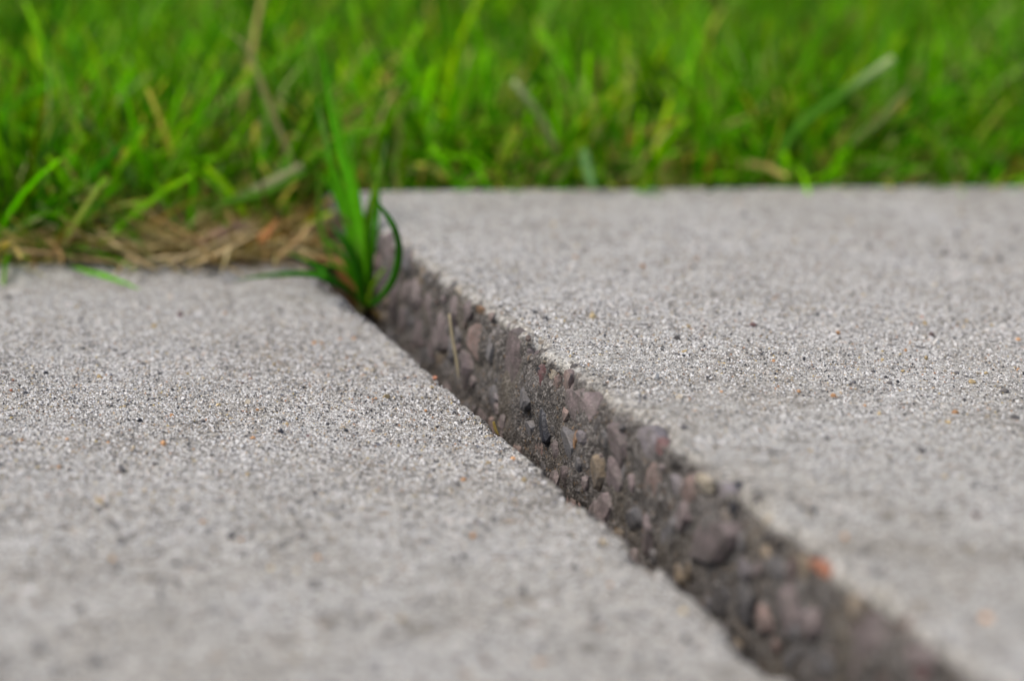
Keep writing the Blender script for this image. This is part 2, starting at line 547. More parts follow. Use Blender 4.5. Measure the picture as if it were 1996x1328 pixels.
def build_slab(name, sign, x_edge, x_far, top, yfar, rim_r, rough, seed, label):
    """sign -1: slab lies to -X of its joint edge, +1: to +X.  Profile runs up the joint face, over the rim and along the top."""
    prof = [(0.0, z, 1.0) for z in (-0.12 - top, -0.09 - top)]
    zf = np.arange(-0.055, -rim_r, 0.001)
    prof += [(0.0, z, 1.0) for z in zf]
    for k in range(11):
        a = math.pi / 2 * k / 10
        prof.append((rim_r * (1 - math.cos(a)), -rim_r * (1 - math.sin(a)), 1 - k / 10))
    d, s = rim_r, 0.001
    width = abs(x_far - x_edge)
    while d < 0.05:
        d += s
        prof.append((d, 0, 0))
    while d < width - 0.01:
        s *= 1.06
        d += s
        prof.append((min(d, width - 0.008), 0, 0))
    prof.append((width - 0.002, -0.004, 0))
    prof.append((width, -0.012, 0))
    prof.append((width, -0.12 - top, 0))
    P = np.array(prof)
    ys = slab_rows(yfar)
    # far end: round over and go down; near end likewise
    end = [(yfar - 0.0072, -0.0002), (yfar - 0.005, -0.0008), (yfar - 0.003, -0.0022), (yfar - 0.0012, -0.0045), (yfar - 0.0003, -0.008), (yfar, -0.014), (yfar, -0.04), (yfar, -0.12)]
    Y = np.concatenate([[YN, YN + 0.001], ys, [e[0] for e in end]])
    EZ = np.concatenate([[-0.12, -0.008], np.zeros(len(ys)), [e[1] for e in end]])
    n, mcount = len(Y), len(P)
    OX = np.broadcast_to(P[:, 0], (n, mcount)).copy()
    PZ = np.broadcast_to(P[:, 1], (n, mcount))
    K = np.broadcast_to(P[:, 2], (n, mcount))
    YY = np.broadcast_to(Y[:, None], (n, mcount)).copy()
    Zb = np.minimum(PZ, EZ[:, None])
    Zb = np.maximum(Zb, -0.12 - top)
    # displacement
    ang = K * math.pi / 2
    nx, nz = -np.sin(ang), np.cos(ang)
    onface = sstep(0.25, 0.8, K)
    XX = x_edge + sign * OX
    fade = np.exp(-np.maximum(OX - 0.01, 0) / 0.02)
    d1 = face_relief(XX, YY, PZ, seed, rough)
    if sign > 0:                       # mortar has crumbled back round the stones
        msk = (K > 0.3) & (YY > 0.48)
        ym, zm = YY[msk], PZ[msk] + top
        ring = np.zeros(len(ym))
        for (sy, sz, w, h, c_, tl) in LAYOUT:
            near = np.abs(ym - sy) < max(w, h)
            a, b = ym[near] - sy, zm[near] - sz
            ct, st_ = math.cos(tl), math.sin(tl)
            q = np.hypot((a * ct + b * st_) / (w * 0.55), (b * ct - a * st_) / (h * 0.55))
            ring[near] = np.maximum(ring[near], np.exp(-((q - 1.08) / 0.22) ** 2) * min(0.0008, 0.14 * min(w, h)))
        d1[msk] -= ring
    dface = d1 * np.maximum(onface, fade * 0.4)
    dtop = 0.0009 * fbm(XX, YY, 0, 22, 3, seed + 9) + 0.00018 * fbm(XX, YY, 0, 260, 2, seed + 12)
    chips = rim_chips(XX, YY, PZ, OX, rim_r, seed, rough)
    wander = (0.0015 * fbm(0, YY, 0, 14, 2, seed + 21) - (np.clip(0.012 * (1.0 - YY), 0, 0.005) if sign < 0 else 0)) * np.exp(-OX / 0.05)
    disp = dface + dtop * (1 - onface) - chips
    inner = (EZ[:, None] == 0)
    disp = disp * np.where(inner, 1, 0.5)
    XX = XX + sign * (nx * disp + wander)
    ZZ = top + Zb + nz * disp
    # far edge wander
    YY = YY + 0.0015 * fbm(XX, 0, 0, 30, 3, seed + 24) * sstep(yfar - 0.02, yfar, YY)
    V = np.stack([XX, YY, ZZ], -1).reshape(-1, 3)
    me = mesh_np(name, V, quads=grid_quads(n, mcount, flip=(sign > 0)))
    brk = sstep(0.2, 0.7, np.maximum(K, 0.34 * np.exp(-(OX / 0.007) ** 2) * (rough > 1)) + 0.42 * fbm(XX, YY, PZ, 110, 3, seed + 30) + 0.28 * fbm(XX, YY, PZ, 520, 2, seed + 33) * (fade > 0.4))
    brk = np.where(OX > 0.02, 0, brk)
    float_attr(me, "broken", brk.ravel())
    return obj(name, me, M_CON, kind="structure", label=label)


SLAB_L = build_slab("pavement_slab", -1, XLO, XLEFT, 0.0, YFL, 0.0045, 1.0, 40, "lower sunken grey concrete pavement slab on the near side of the joint")
SLAB_R = build_slab("pavement_slab", 1, XUP, XRIGHT, STEP, YFR, R_RIM, R_ROUGH, R_SEED, "raised grey concrete pavement slab with a broken stony joint face")

# ------------------------------------------------------------------ stones


def stone_mesh(seed, sub=2, planes=8):
    r = np.random.default_rng(seed)
    bm = bmesh.new()
    bmesh.ops.create_icosphere(bm, subdivisions=sub, radius=1.0)
    N = r.normal(size=(planes, 3))
    N /= np.linalg.norm(N, axis=1)[:, None]
    D = r.uniform(0.55, 0.88, planes)
    for v in bm.verts:
        p = np.array(v.co)
        for n_, d_ in zip(N, D):
            k = p @ n_ - d_
            if k > 0:
                p = p - n_ * k
        if sub == 2:                       # snapped off flat where the joint broke
            cut = -0.45 + 0.12 * p[1] - 0.10 * p[2] + 0.05 * math.sin(5 * p[1] + seed) * math.cos(4 * p[2])
            p[0] = max(p[0], cut)
        v.co = p
    for f in bm.faces:
        f.smooth = False
    me = bpy.data.meshes.new("stone")
    bm.to_mesh(me)
    bm.free()
    return me


STONES = [stone_mesh(100 + i) for i in range(9)]
PEBBLES = [stone_mesh(300 + i, 1, 6) for i in range(6)]
_cache = {}


def variant(kind, i, mat):
    src = (STONES if kind == 's' else PEBBLES)[i]
    key = (kind, i, mat)
    if key not in _cache:
        me = src.copy()
        me.materials.append(ST[mat])
        _cache[key] = me
    return _cache[key]


def put(name, me, parent, loc, rot, sc):
    o = bpy.data.objects.new(name, me)
    COL.objects.link(o)
    o.parent = parent
    o.location = loc
    o.rotation_euler = rot
    o.scale = sc
    return o


def face_stone(y, z, w, h, mat, tilt):
    i = int(RNG.integers(len(STONES)))
    pz = z - STEP
    zt = -pz
    ox = R_RIM - math.sqrt(max(0.0, R_RIM ** 2 - (R_RIM - zt) ** 2)) if zt < R_RIM else 0.0
    a = np.array([XUP + ox]), np.array([y]), np.array([pz])
    x = XUP + ox - float(face_relief(*a, R_SEED, R_ROUGH)[0]) + float(rim_chips(*a, np.array([ox]), R_RIM, R_SEED, R_ROUGH)[0])
    x += 0.0015 * float(fbm(0, y, 0, 14, 2, R_SEED + 21))
    thick = max(0.0022, min(w, h) * 0.5)
    out = 0.00045 * RNG.uniform(0.3, 1.5)
    put("stone", variant('s', i, mat), SLAB_R, (x + thick * 0.45 - out, y, z), (tilt, RNG.uniform(-0.15, 0.15), RNG.uniform(-0.15, 0.15)), (thick, w / 2 * 1.28, h / 2 * 1.25))


for y, z, w, h, c, tl in LAYOUT:
    face_stone(y, z, w, h, c, tl)

# pebbles in the worn tops: the ones one can pick out in the photograph, then others between them
TOPL = [(50, 768, 14, 'black'), (22, 763, 12, 'orange'), (300, 781, 11, 'black'), (335, 812, 12, 'loose_orange'), (485, 788, 18, 'cream'), (90, 729, 13, 'black'),
        (242, 795, 12, 'loose_tan'), (322, 808, 9, 'black'), (262, 820, 8, 'black'), (76, 822, 9, 'black'), (44, 860, 11, 'loose_orange'), (260, 874, 11, 'loose_tan'), (486, 734, 12, 'wine'),
        (472, 748, 9, 'wine'), (396, 739, 9, 'loose_tan'), (211, 866, 12, 'loose_orange'), (482, 928, 16, 'loose_tan'), (560, 828, 10, 'loose_tan'), (502, 800, 9, 'loose_orange'), (526, 760, 9, 'cream'),
        (192, 998, 18, 'grey'), (208, 990, 18, 'grey'), (327, 928, 14, 'grey'), (600, 852, 9, 'wine'), (848, 738, 14, 'orange'), (1000, 896, 14, 'loose_orange'), (952, 904, 12, 'loose_tan'),
        (1022, 938, 14, 'loose_tan'), (904, 938, 16, 'loose_orange'), (878, 958, 16, 'loose_tan'), (830, 802, 10, 'loose_orange'), (680, 652, 16, 'white'), (390, 1000, 22, 'white'), (545, 1140, 26, 'white'),
        (588, 1048, 20, 'grey'), (80, 1270, 30, 'grey'), (760, 1240, 30, 'grey'), (302, 906, 12, 'grey'), (115, 912, 10, 'loose_orange'), (130, 858, 10, 'loose_orange')]
TOPR = [(1468, 636, 20, 'wine'), (1634, 650, 12, 'loose_orange'), (1586, 604, 12, 'cream'), (1593, 614, 10, 'black'), (1798, 620, 10, 'orange'), (1330, 584, 9, 'black'),
        (1412, 710, 9, 'loose_tan'), (1624, 772, 14, 'loose_orange'), (1862, 806, 16, 'loose_orange'), (1848, 826, 16, 'loose_tan'), (1466, 772, 11, 'grey'), (1976, 848, 18, 'grey'), (1984, 664, 14, 'loose_orange'),
        (1720, 702, 9, 'loose_tan'), (1464, 694, 11, 'grey'), (1532, 690, 9, 'black'), (1568, 714, 8, 'black'), (1555, 722, 8, 'loose_orange'), (1664, 748, 12, 'grey'), (1368, 606, 9, 'loose_tan'),
        (1616, 648, 8, 'black'), (1765, 684, 9, 'loose_orange'), (1842, 724, 9, 'cream'), (1726, 736, 8, 'black'), (1354, 806, 12, 'loose_orange'), (1406, 766, 12, 'loose_orange'), (1686, 792, 10, 'loose_orange'),
        (1755, 798, 11, 'grey'), (1714, 808, 11, 'loose_tan'), (1960, 860, 16, 'grey'), (1580, 880, 12, 'loose_tan'), (1240, 772, 22, 'white'), (1030, 662, 20, 'pink'), (1455, 690, 8, 'black')]


def pebble(slab, x, y, z, r, mat):
    me = variant('p', int(RNG.integers(len(PEBBLES))), mat)
    put("pebble", me, slab, (x, y, z + r * 0.12), tuple(RNG.uniform(0, 6.28, 3)), tuple(r * RNG.uniform(0.75, 1.2, 3) * (1.05, 1.0, 0.85)))


def in_view(x, y, z, marg=40):
    d = np.array([x, y, z]) - EYE
    dep = d @ FWD
    px = 998 + FPX * (d @ RIGHT) / dep
    py = 664 - FPX * (d @ UP) / dep
    return -marg < px < 1996 + marg and -marg < py < 1328 + marg


pc = ['black'] * 5 + ['grey'] * 8 + ['loose_orange'] * 3 + ['loose_tan'] * 5 + ['wine'] + ['cream'] * 2 + ['white'] * 2
for slab, lst, z0, xr, n in ((SLAB_L, TOPL, 0.0, (-0.13, XLO - 0.006), 245), (SLAB_R, TOPR, STEP, (XUP + 0.012, 0.9), 245)):
    for (px, py, w, c) in lst:
        p = at(px, py, z0)
        pebble(slab, p[0], p[1], z0, max(w * 0.5, 4) * depth_of(p) / FPX, c)
    k = 0
    while k < n:
        x, y = RNG.uniform(*xr), RNG.uniform(0.5, 1.12 if z0 else 1.085)
        if in_view(x, y, z0):
            pebble(slab, x, y, z0, RNG.choice([0.0006, 0.0009, 0.0012, 0.0018], p=[0.3, 0.35, 0.25, 0.10]), pc[RNG.integers(len(pc))])
            k += 1


# sand grains standing proud of the worn cement: too small to pick apart
def sand(slab, z0, xr, ymax, n, seed):
    r = np.random.default_rng(seed)
    octv = np.array([[1, 0, 0], [-1, 0, 0], [0, 1, 0], [0, -1, 0], [0, 0, 1], [0, 0, -0.3]], float)
    octf = np.array([[0, 2, 4], [2, 1, 4], [1, 3, 4], [3, 0, 4], [2, 0, 5], [1, 2, 5], [3, 1, 5], [0, 3, 5]])
    pts = []
    while sum(len(p) for p in pts) < n:
        x = r.uniform(xr[0], xr[1], n)
        y = np.clip(r.normal(0.86, 0.11, n), 0.45, ymax)
        d = np.stack([x, y, np.full(n, z0)], 1) - EYE
        dep = d @ FWD
        px = 998 + FPX * (d @ RIGHT) / dep
        py = 664 - FPX * (d @ UP) / dep
        pts.append(np.stack([x, y], 1)[(px > -60) & (px < 2060) & (py < 1400) & (y < ymax - 0.002)])
    xy = np.concatenate(pts)[:n]
    size = r.choice([0.00030, 0.00040, 0.00052, 0.0007], n, p=[0.4, 0.33, 0.2, 0.07])
    a = r.uniform(0, 6.283, n)
    v = octv[None] * r.uniform(0.7, 1.3, (n, 6, 1)) * size[:, None, None]
    tilt = r.normal(0, 0.35, (n, 2))
    vx = v[..., 0] * np.cos(a)[:, None] - v[..., 1] * np.sin(a)[:, None]
    vy = v[..., 0] * np.sin(a)[:, None] + v[..., 1] * np.cos(a)[:, None]
    vz = v[..., 2] * 0.9 + vx * tilt[:, :1] + vy * tilt[:, 1:]
    zb = z0 + 0.0009 * fbm(xy[:, 0], xy[:, 1], 0, 22, 3, (40 if z0 == 0 else 70) + 9)
    V = np.stack([vx + xy[:, :1], vy + xy[:, 1:], vz + zb[:, None]], -1).reshape(-1, 3)
    T = (octf[None] + (np.arange(n) * 6)[:, None, None]).reshape(-1, 3)
    me = mesh_np("sand_grains", V, tris=T, smooth=False)
    obj("sand_grains", me, M_SAND, slab, kind="stuff")


sand(SLAB_L, 0.0, (-0.16, XLO - 0.003), YFL - 0.01, 62000, 1)
sand(SLAB_R, STEP, (XUP + 0.008, 0.75), YFR - 0.01, 62000, 2)

# ------------------------------------------------------------------ lawn


def blades_mesh(name, base, L, W, az, th0, kap, twist, col, tipcol, blunt, segs=5):
    """many ribbons in one mesh; arrays per blade"""
    n = len(L)
    t = np.linspace(0, 1, segs + 1)
    tm = (t[1:] + t[:-1]) / 2
    ang = th0[:, None] + kap[:, None] * tm[None]
    ds = L[:, None] / segs
    r = np.concatenate([np.zeros((n, 1)), np.cumsum(np.sin(ang) * ds, 1)], 1)
    z = np.concatenate([np.zeros((n, 1)), np.cumsum(np.cos(ang) * ds, 1)], 1)
    ca, sa = np.cos(az)[:, None], np.sin(az)[:, None]
    P = np.stack([base[:, :1] + r * ca, base[:, 1:2] + r * sa, base[:, 2:] + z], -1)
    angt = th0[:, None] + kap[:, None] * t[None]
    side = np.stack([-sa + 0 * r, ca + 0 * r, 0 * r], -1)
    nor = np.stack([ca * np.cos(angt), sa * np.cos(angt), -np.sin(angt)], -1)
    tw = twist[:, None] * (0.4 + 0.6 * t[None])
    wd = side * np.cos(tw)[..., None] + nor * np.sin(tw)[..., None]
    prof = np.where(blunt[:, None], 1 - 0.45 * t[None] ** 3, np.maximum(1 - t[None] ** 2.2, 0.04)) * (0.65 + 0.35 * np.minimum(t[None] * 4, 1))
    hw = W[:, None] * prof / 2
    A = P - wd * hw[..., None]
    B = P + wd * hw[..., None]
    V = np.stack([A, B], 2).reshape(-1, 3)
    k = (segs + 1) * 2
    i = np.arange(segs) * 2
    q = np.stack([i, i + 1, i + 3, i + 2], 1)
    Q = (q[None] + (np.arange(n) * k)[:, None, None]).reshape(-1, 4)
    me = mesh_np(name, V, quads=Q)
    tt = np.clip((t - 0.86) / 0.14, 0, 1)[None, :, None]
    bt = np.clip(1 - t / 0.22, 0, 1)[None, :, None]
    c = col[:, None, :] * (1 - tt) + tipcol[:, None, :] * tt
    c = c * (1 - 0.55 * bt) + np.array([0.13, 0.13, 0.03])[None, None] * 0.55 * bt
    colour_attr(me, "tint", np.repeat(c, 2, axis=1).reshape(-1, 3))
    return me


GREENS = np.array([[0.026, 0.115, 0.002], [0.048, 0.165, 0.002], [0.075, 0.215, 0.003], [0.12, 0.265, 0.004], [0.22, 0.30, 0.010], [0.17, 0.27, 0.08]])
DRY = np.array([[0.46, 0.34, 0.14], [0.52, 0.42, 0.22], [0.36, 0.22, 0.08], [0.38, 0.34, 0.13]])


def front(x):
    """the line where the turf starts"""
    return np.where(x < 0.275, YFL + 0.034 - 0.027 * sstep(0.225, 0.165, x), YFR + 0.006) + 0.004 * fbm(x, 0, 0, 40, 2, 9)


def lawn(name, n, x0, x1, y0, y1, hl, seed, wscale=1.0, dead=0.27, label=None):
    r = np.random.default_rng(seed)
    nt = n // 4
    tx = r.uniform(x0, x1, nt * 2)
    ty = y0 + (y1 - y0) * r.uniform(0, 1, nt * 2) ** 1.25
    dens = 0.5 + 0.5 * fbm(tx, ty, 0, 22, 2, seed)
    keep = (ty > front(tx)) & (r.uniform(0, 1, nt * 2) < 0.06 + 1.25 * dens ** 1.4)
    tx, ty = tx[keep][:nt], ty[keep][:nt]
    m_ = len(tx)
    per = 4
    N = m_ * per
    bx = np.repeat(tx, per) + r.normal(0, 0.0022, N)
    by = np.maximum(np.repeat(ty, per) + r.normal(0, 0.0022, N), front(bx))
    bz = soil_level(bx, by) - 0.002
    taz = r.uniform(0, 6.283, m_)
    tth = np.abs(r.normal(0.0, 0.42, m_))
    az = np.repeat(taz, per) + r.normal(0, 1.0, N)
    th0 = np.clip(np.repeat(tth, per) + np.abs(r.normal(0, 0.28, N)), 0, 1.3)
    kap = np.abs(r.normal(0.35, 0.65, N))
    L = hl * np.clip(r.normal(1, 0.28, N), 0.3, 1.7) * (0.8 + 0.45 * np.repeat(0.5 + 0.5 * fbm(tx, ty, 0, 14, 2, seed + 4), per))
    edge = sstep(0.0, 0.07, by - front(bx))
    keepl = 1 - sstep(0.16, 0.23, bx)
    L = L * (0.62 + 0.38 * np.maximum(edge, 0.7 * keepl))
    spill = (by - front(bx) < 0.012) & (r.uniform(0, 1, N) < np.where(bx < 0.19, 0.3, 0.12))
    az[spill] = -1.57 + r.normal(0, 0.7, spill.sum())
    th0[spill] = np.clip(r.normal(0.75, 0.25, spill.sum()), 0.2, 1.3)
    W = np.clip(r.normal(0.0027, 0.0010, N), 0.0011, 0.0055) * wscale
    hue = 0.5 + 0.5 * np.repeat(fbm(tx, ty, 0, 9, 3, seed + 7), per)
    gi = np.clip((hue * 2.2 + r.normal(1.1, 1.2, N)), 0, 5).astype(int)
    col = GREENS[gi] * np.array([1.22, 1.42, 0.15]) * (0.20 + 1.8 * r.uniform(0, 1, (N, 1)) ** 1.7)
    isd = r.uniform(0, 1, N) < dead * (0.5 + 1.2 * np.repeat(0.5 + 0.5 * fbm(tx, ty, 0, 18, 2, seed + 11), per))
    col[isd] = DRY[r.integers(0, 4, isd.sum())] * r.uniform(0.7, 1.15, (isd.sum(), 1))
    th0[isd] += np.abs(r.normal(0.3, 0.35, isd.sum()))
    L[isd] *= 0.85
    tip = col * 1.25 + np.array([0.08, 0.08, 0.012])
    pl = r.uniform(0, 1, N) < 0.045
    col[pl] = np.array([0.40, 0.46, 0.17]) * r.uniform(0.6, 1.2, (pl.sum(), 1))
    blunt = r.uniform(0, 1, N) < 0.45
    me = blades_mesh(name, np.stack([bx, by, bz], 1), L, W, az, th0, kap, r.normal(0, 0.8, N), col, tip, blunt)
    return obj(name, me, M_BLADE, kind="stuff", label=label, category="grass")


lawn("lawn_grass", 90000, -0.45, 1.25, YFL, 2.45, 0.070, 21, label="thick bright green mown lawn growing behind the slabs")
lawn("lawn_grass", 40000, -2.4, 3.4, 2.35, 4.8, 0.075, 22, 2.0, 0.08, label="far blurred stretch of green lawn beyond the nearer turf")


def thatch(name, n, seed, x0, x1, ya, yb, zlo, zhi, label):
    r = np.random.default_rng(seed)
    x = r.uniform(x0, x1, n) if x0 > 0 else np.where(r.uniform(0, 1, n) < 0.5, np.clip(r.normal(0.225, 0.03, n), x0, x1), r.uniform(x0, x1, n))
    y = ya(x) + (yb(x) - ya(x)) * r.uniform(0, 1, n) ** 0.9
    z = np.maximum(soil_level(x, y), np.where((x < XLO) & (y < YFL), 0.0, -1)) + r.uniform(zlo, zhi, n)
    L = r.uniform(0.014, 0.06, n)
    az = r.uniform(0, 6.283, n)
    th0 = np.clip(r.normal(1.45, 0.12, n), 1.05, 1.62)
    kap = r.normal(0.05, 0.4, n)
    W = r.uniform(0.0006, 0.0018, n)
    col = DRY[r.integers(0, 4, n)] * r.uniform(0.6, 1.2, (n, 1))
    brown = r.uniform(0, 1, n) < 0.25
    col[brown] = np.array([0.12, 0.065, 0.03]) * r.uniform(0.6, 1.4, (brown.sum(), 1))
    me = blades_mesh(name, np.stack([x, y, z], 1), L, W, az, th0, kap, r.normal(0, 0.6, n), col, col, r.uniform(0, 1, n) < 0.5, 4)
    return obj(name, me, M_STRAW, kind="stuff", label=label, category="straw")


thatch("dead_thatch", 2600, 31, -0.1, 0.272, lambda x: YFL - 0.010 - 0.016 * np.exp(-((x - 0.222) / 0.03) ** 2) + 0.004 * np.sin(x * 37), lambda x: YFL + 0.07 + 0 * x, 0.001, 0.008,
       "matted dry tan straw along the end of the lower slab")
thatch("dead_thatch", 2600, 32, 0.26, 1.2, lambda x: YFR + 0.004 + 0 * x, lambda x: YFR + 0.06 + 0 * x, 0.0, 0.010,
       "thin line of dry thatch along the far edge of the raised slab")

# ------------------------------------------------------------------ single blades, straws and leaves


def spline(P, n):
    P = np.asarray(P, float)
    Q = np.vstack([2 * P[0] - P[1], P, 2 * P[-1] - P[-2]])
    out = []
    m_ = len(P) - 1
    for u in np.linspace(0, m_, n):
        i = min(int(u), m_ - 1)
        f = u - i
        a, b, c, d = Q[i], Q[i + 1], Q[i + 2], Q[i + 3]
        out.append(0.5 * (2 * b + (c - a) * f + (2 * a - 5 * b + 4 * c - d) * f * f + (3 * b - a - 3 * c + d) * f ** 3))
    return np.array(out)


def blade_mesh(name, pts, width, rgb, tip=None, facing=0.35, fold=0.28, n=16, taper=1.8, root=0.7, thick=0.00022, blunt=False, basecol=None):
    """one leaf blade: folded along its midrib, lens-thin but closed"""
    S = spline(pts, n)
    T = np.gradient(S, axis=0)
    T /= np.linalg.norm(T, axis=1)[:, None]
    view = FWD * math.cos(facing) + RIGHT * math.sin(facing)
    V, t = [], np.linspace(0, 1, n)
    for k in range(n):
        wd = np.cross(T[k], view)
        wd /= max(np.linalg.norm(wd), 1e-6)
        nr = np.cross(wd, T[k])
        w = width / 2 * (root + (1 - root) * min(t[k] * 3, 1)) * ((1 - 0.4 * t[k] ** 4) if blunt else max(1 - t[k] ** taper, 0.03))
        V += [S[k] - wd * w, S[k] + nr * (fold * w + thick), S[k] + wd * w, S[k] + nr * (fold * w - thick)]
    Q = []
    for k in range(n - 1):
        for j in range(4):
            a, b = k * 4 + j, k * 4 + (j + 1) % 4
            Q.append((a, b, b + 4, a + 4))
    Q += [(3, 2, 1, 0), tuple((n - 1) * 4 + j for j in range(4))]
    me = mesh_np(name, V, quads=Q)
    c = np.tile(np.array(rgb, float), (n, 1))
    if tip is not None:
        k = np.clip((t - 0.7) / 0.3, 0, 1)[:, None]
        c = c * (1 - k) + np.array(tip) * k
    if basecol is not None:
        k = np.clip(1 - t / 0.35, 0, 1)[:, None]
        c = c * (1 - k) + np.array(basecol) * k
    colour_attr(me, "tint", np.repeat(c, 4, axis=0))
    return me


# the tuft that grows out of the joint
TB = at(713, 596, z=-0.010)
TD = depth_of(TB)
tuft = obj("grass_tuft", None, label="tall green grass tuft growing out of the joint at the raised slab's corner", category="grass tuft")
tuft.location = TB


def tuft_blade(name, px, wpx, rgb, **kw):
    pts = [at(x, y, x=XUP - 0.007) if d == 'face' else at(x, y, depth=TD + d) if d < 5 else at(x, y, z=d - 10) for (x, y, d) in px]
    me = blade_mesh(name, np.array(pts) - TB, wpx * TD / FPX, rgb, **kw)
    obj(name, me, M_BLADE, tuft)


XP, RIMD = 'face', depth_of(at(778, 494, x=XUP - 0.007)) - 0.012 - TD     # just clear of the broken face; just before the raised rim
G1, G2, G3, G4 = (0.07, 0.29, 0.004), (0.09, 0.34, 0.005), (0.04, 0.20, 0.006), (0.20, 0.37, 0.015)
PALE = (0.20, 0.30, 0.10)
BAS = (0.20, 0.20, 0.07)
tuft_blade("blade", [(712, 596, 0), (707, 530, 0), (700, 445, 0.0), (682, 358, 0.004), (663, 290, 0.010), (645, 210, 0.018), (626, 82, 0.03)], 22, (0.11, 0.42, 0.005), basecol=BAS, taper=4, n=22, facing=0.1, fold=0.2)
tuft_blade("blade", [(708, 594, 0.004), (697, 520, 0.006), (678, 440, 0.010), (654, 355, 0.014), (637, 280, 0.018), (618, 196, 0.024)], 17, (0.10, 0.38, 0.005), tip=PALE, taper=5, n=20, facing=0.2)
tuft_blade("blade", [(716, 594, 0), (712, 500, 0.002), (715, 435, 0.004), (728, 380, 0.008), (742, 330, 0.012), (756, 264, 0.016)], 16, G4, tip=(0.12, 0.22, 0.10), taper=4, n=20, facing=0.1)
tuft_blade("blade", [(718, 598, 0), (738, 584, XP), (765, 548, XP), (778, 494, XP), (770, 448, RIMD), (748, 411, RIMD), (724, 381, RIMD)], 16, G3, n=26, facing=0.3, taper=4)
tuft_blade("blade", [(717, 592, 0.002), (724, 548, 0.001), (739, 501, 0.0), (753, 458, 0.0)], 8, (0.12, 0.13, 0.05), taper=3)
tuft_blade("blade", [(709, 596, -0.004), (696, 524, -0.006), (672, 471, -0.008), (641, 433, -0.006)], 24, G3, tip=(0.06, 0.16, 0.05), taper=3.2, facing=-0.5)  # bluish tip colour paints in the light on this blade's upper end
tuft_blade("blade", [(707, 560, 0.002), (697, 463, 0.003), (678, 433, 0.004), (652, 403, 0.004)], 11, (0.20, 0.25, 0.06), taper=2.5)
tuft_blade("blade", [(706, 596, 0), (680, 566, -0.004), (645, 546, 10.012), (611, 535, 10.013), (550, 535, 10.009), (494, 541, 10.006), (456, 547, 10.003)], 15, G3, n=24, facing=0.0, taper=2.4)
tuft_blade("blade", [(704, 594, 0), (672, 560, 0.0), (641, 537, 10.012), (611, 516, 10.014), (581, 501, 10.014), (553, 488, 10.012)], 12, G3, tip=PALE, n=20, facing=0.4, taper=3)
tuft_blade("blade", [(700, 590, 0.012), (655, 520, 0.02), (624, 441, 0.03), (622, 381, 0.04), (619, 322, 0.05)], 15, (0.09, 0.21, 0.015), taper=2.6)
tuft_blade("blade", [(711, 596, 0.006), (706, 540, 0.008), (696, 470, 0.014), (674, 400, 0.02), (640, 300, 0.03), (618, 215, 0.045)], 14, G2, taper=2.5, facing=0.9)
tuft_blade("blade", [(715, 596, 0.004), (712, 540, 0.004), (706, 470, 0.006), (694, 395, 0.010), (676, 310, 0.016)], 14, G1, taper=2.5, facing=0.2)
tuft_blade("blade", [(714, 596, 0.0), (716, 520, 0.0), (722, 450, 0.002), (733, 400, 0.004), (736, 352, 0.008)], 10, G2, taper=3, facing=0.3)
tuft_blade("blade", [(708, 596, 0.0), (690, 540, -0.004), (668, 500, -0.006), (648, 476, -0.006), (630, 470, -0.004)], 11, G2, taper=3, facing=0.4)
tuft_blade("blade", [(710, 596, 0.002), (694, 500, 0.006), (668, 420, 0.014), (640, 360, 0.022), (606, 330, 0.03)], 11, G1, taper=3, facing=0.5)
tuft_blade("blade", [(712, 596, 0.002), (704, 480, 0.006), (690, 380, 0.014), (682, 300, 0.022), (690, 240, 0.03)], 12, G2, tip=PALE, taper=3.5, facing=0.3)
tuft_blade("blade", [(714, 600, -0.004), (726, 560, -0.008), (744, 530, -0.012), (757, 520, -0.014)], 9, G4, taper=3, facing=0.2)
tuft_blade("blade", [(710, 596, -0.002), (700, 500, 0.0), (684, 420, 0.002), (660, 350, 0.006), (628, 300, 0.010), (596, 290, 0.012)], 12, G2, taper=3, facing=0.3, n=20)
tuft_blade("blade", [(714, 598, -0.002), (712, 520, -0.002), (704, 420, 0.0), (688, 330, 0.004), (664, 240, 0.010), (650, 160, 0.018)], 11, (0.12, 0.40, 0.006), taper=3.5, facing=0.25, n=20)
tuft_blade("blade", [(712, 600, -0.003), (698, 560, -0.007), (676, 530, -0.010), (650, 518, -0.010), (622, 522, -0.008)], 10, G1, taper=3, facing=0.1)
tuft_blade("blade", [(716, 598, 0.0), (722, 520, 0.0), (734, 440, 0.002), (738, 380, 0.006), (728, 320, 0.010)], 10, G1, taper=3.5, facing=0.3)
tuft_blade("stem", [(704, 612, -0.002), (706, 570, -0.002), (706, 530, 0), (704, 470, 0.001)], 24, (0.17, 0.22, 0.04), basecol=(0.30, 0.26, 0.12), taper=6, fold=0.6, thick=0.0012)
tuft_blade("stem", [(722, 606, 0.0), (720, 570, 0.0), (717, 530, 0.001), (714, 480, 0.002)], 16, (0.06, 0.17, 0.01), basecol=(0.2, 0.2, 0.06), taper=6, fold=0.6, thick=0.001)
tuft_blade("dead_sheath", [(700, 596, 0.002), (686, 560, 0.004), (668, 528, 0.006), (650, 498, 0.010)], 34, (0.26, 0.13, 0.04), tip=(0.4, 0.25, 0.1), taper=4, fold=0.5)
tuft_blade("dead_sheath", [(716, 600, 0.002), (732, 612, -0.004), (752, 632, -0.012), (770, 655, -0.02)], 14, (0.26, 0.18, 0.06), taper=3, fold=0.4)
tuft_blade("dead_sheath", [(722, 598, 0.002), (742, 604, -0.002), (764, 612, -0.006)], 12, (0.30, 0.20, 0.08), taper=3, fold=0.4)


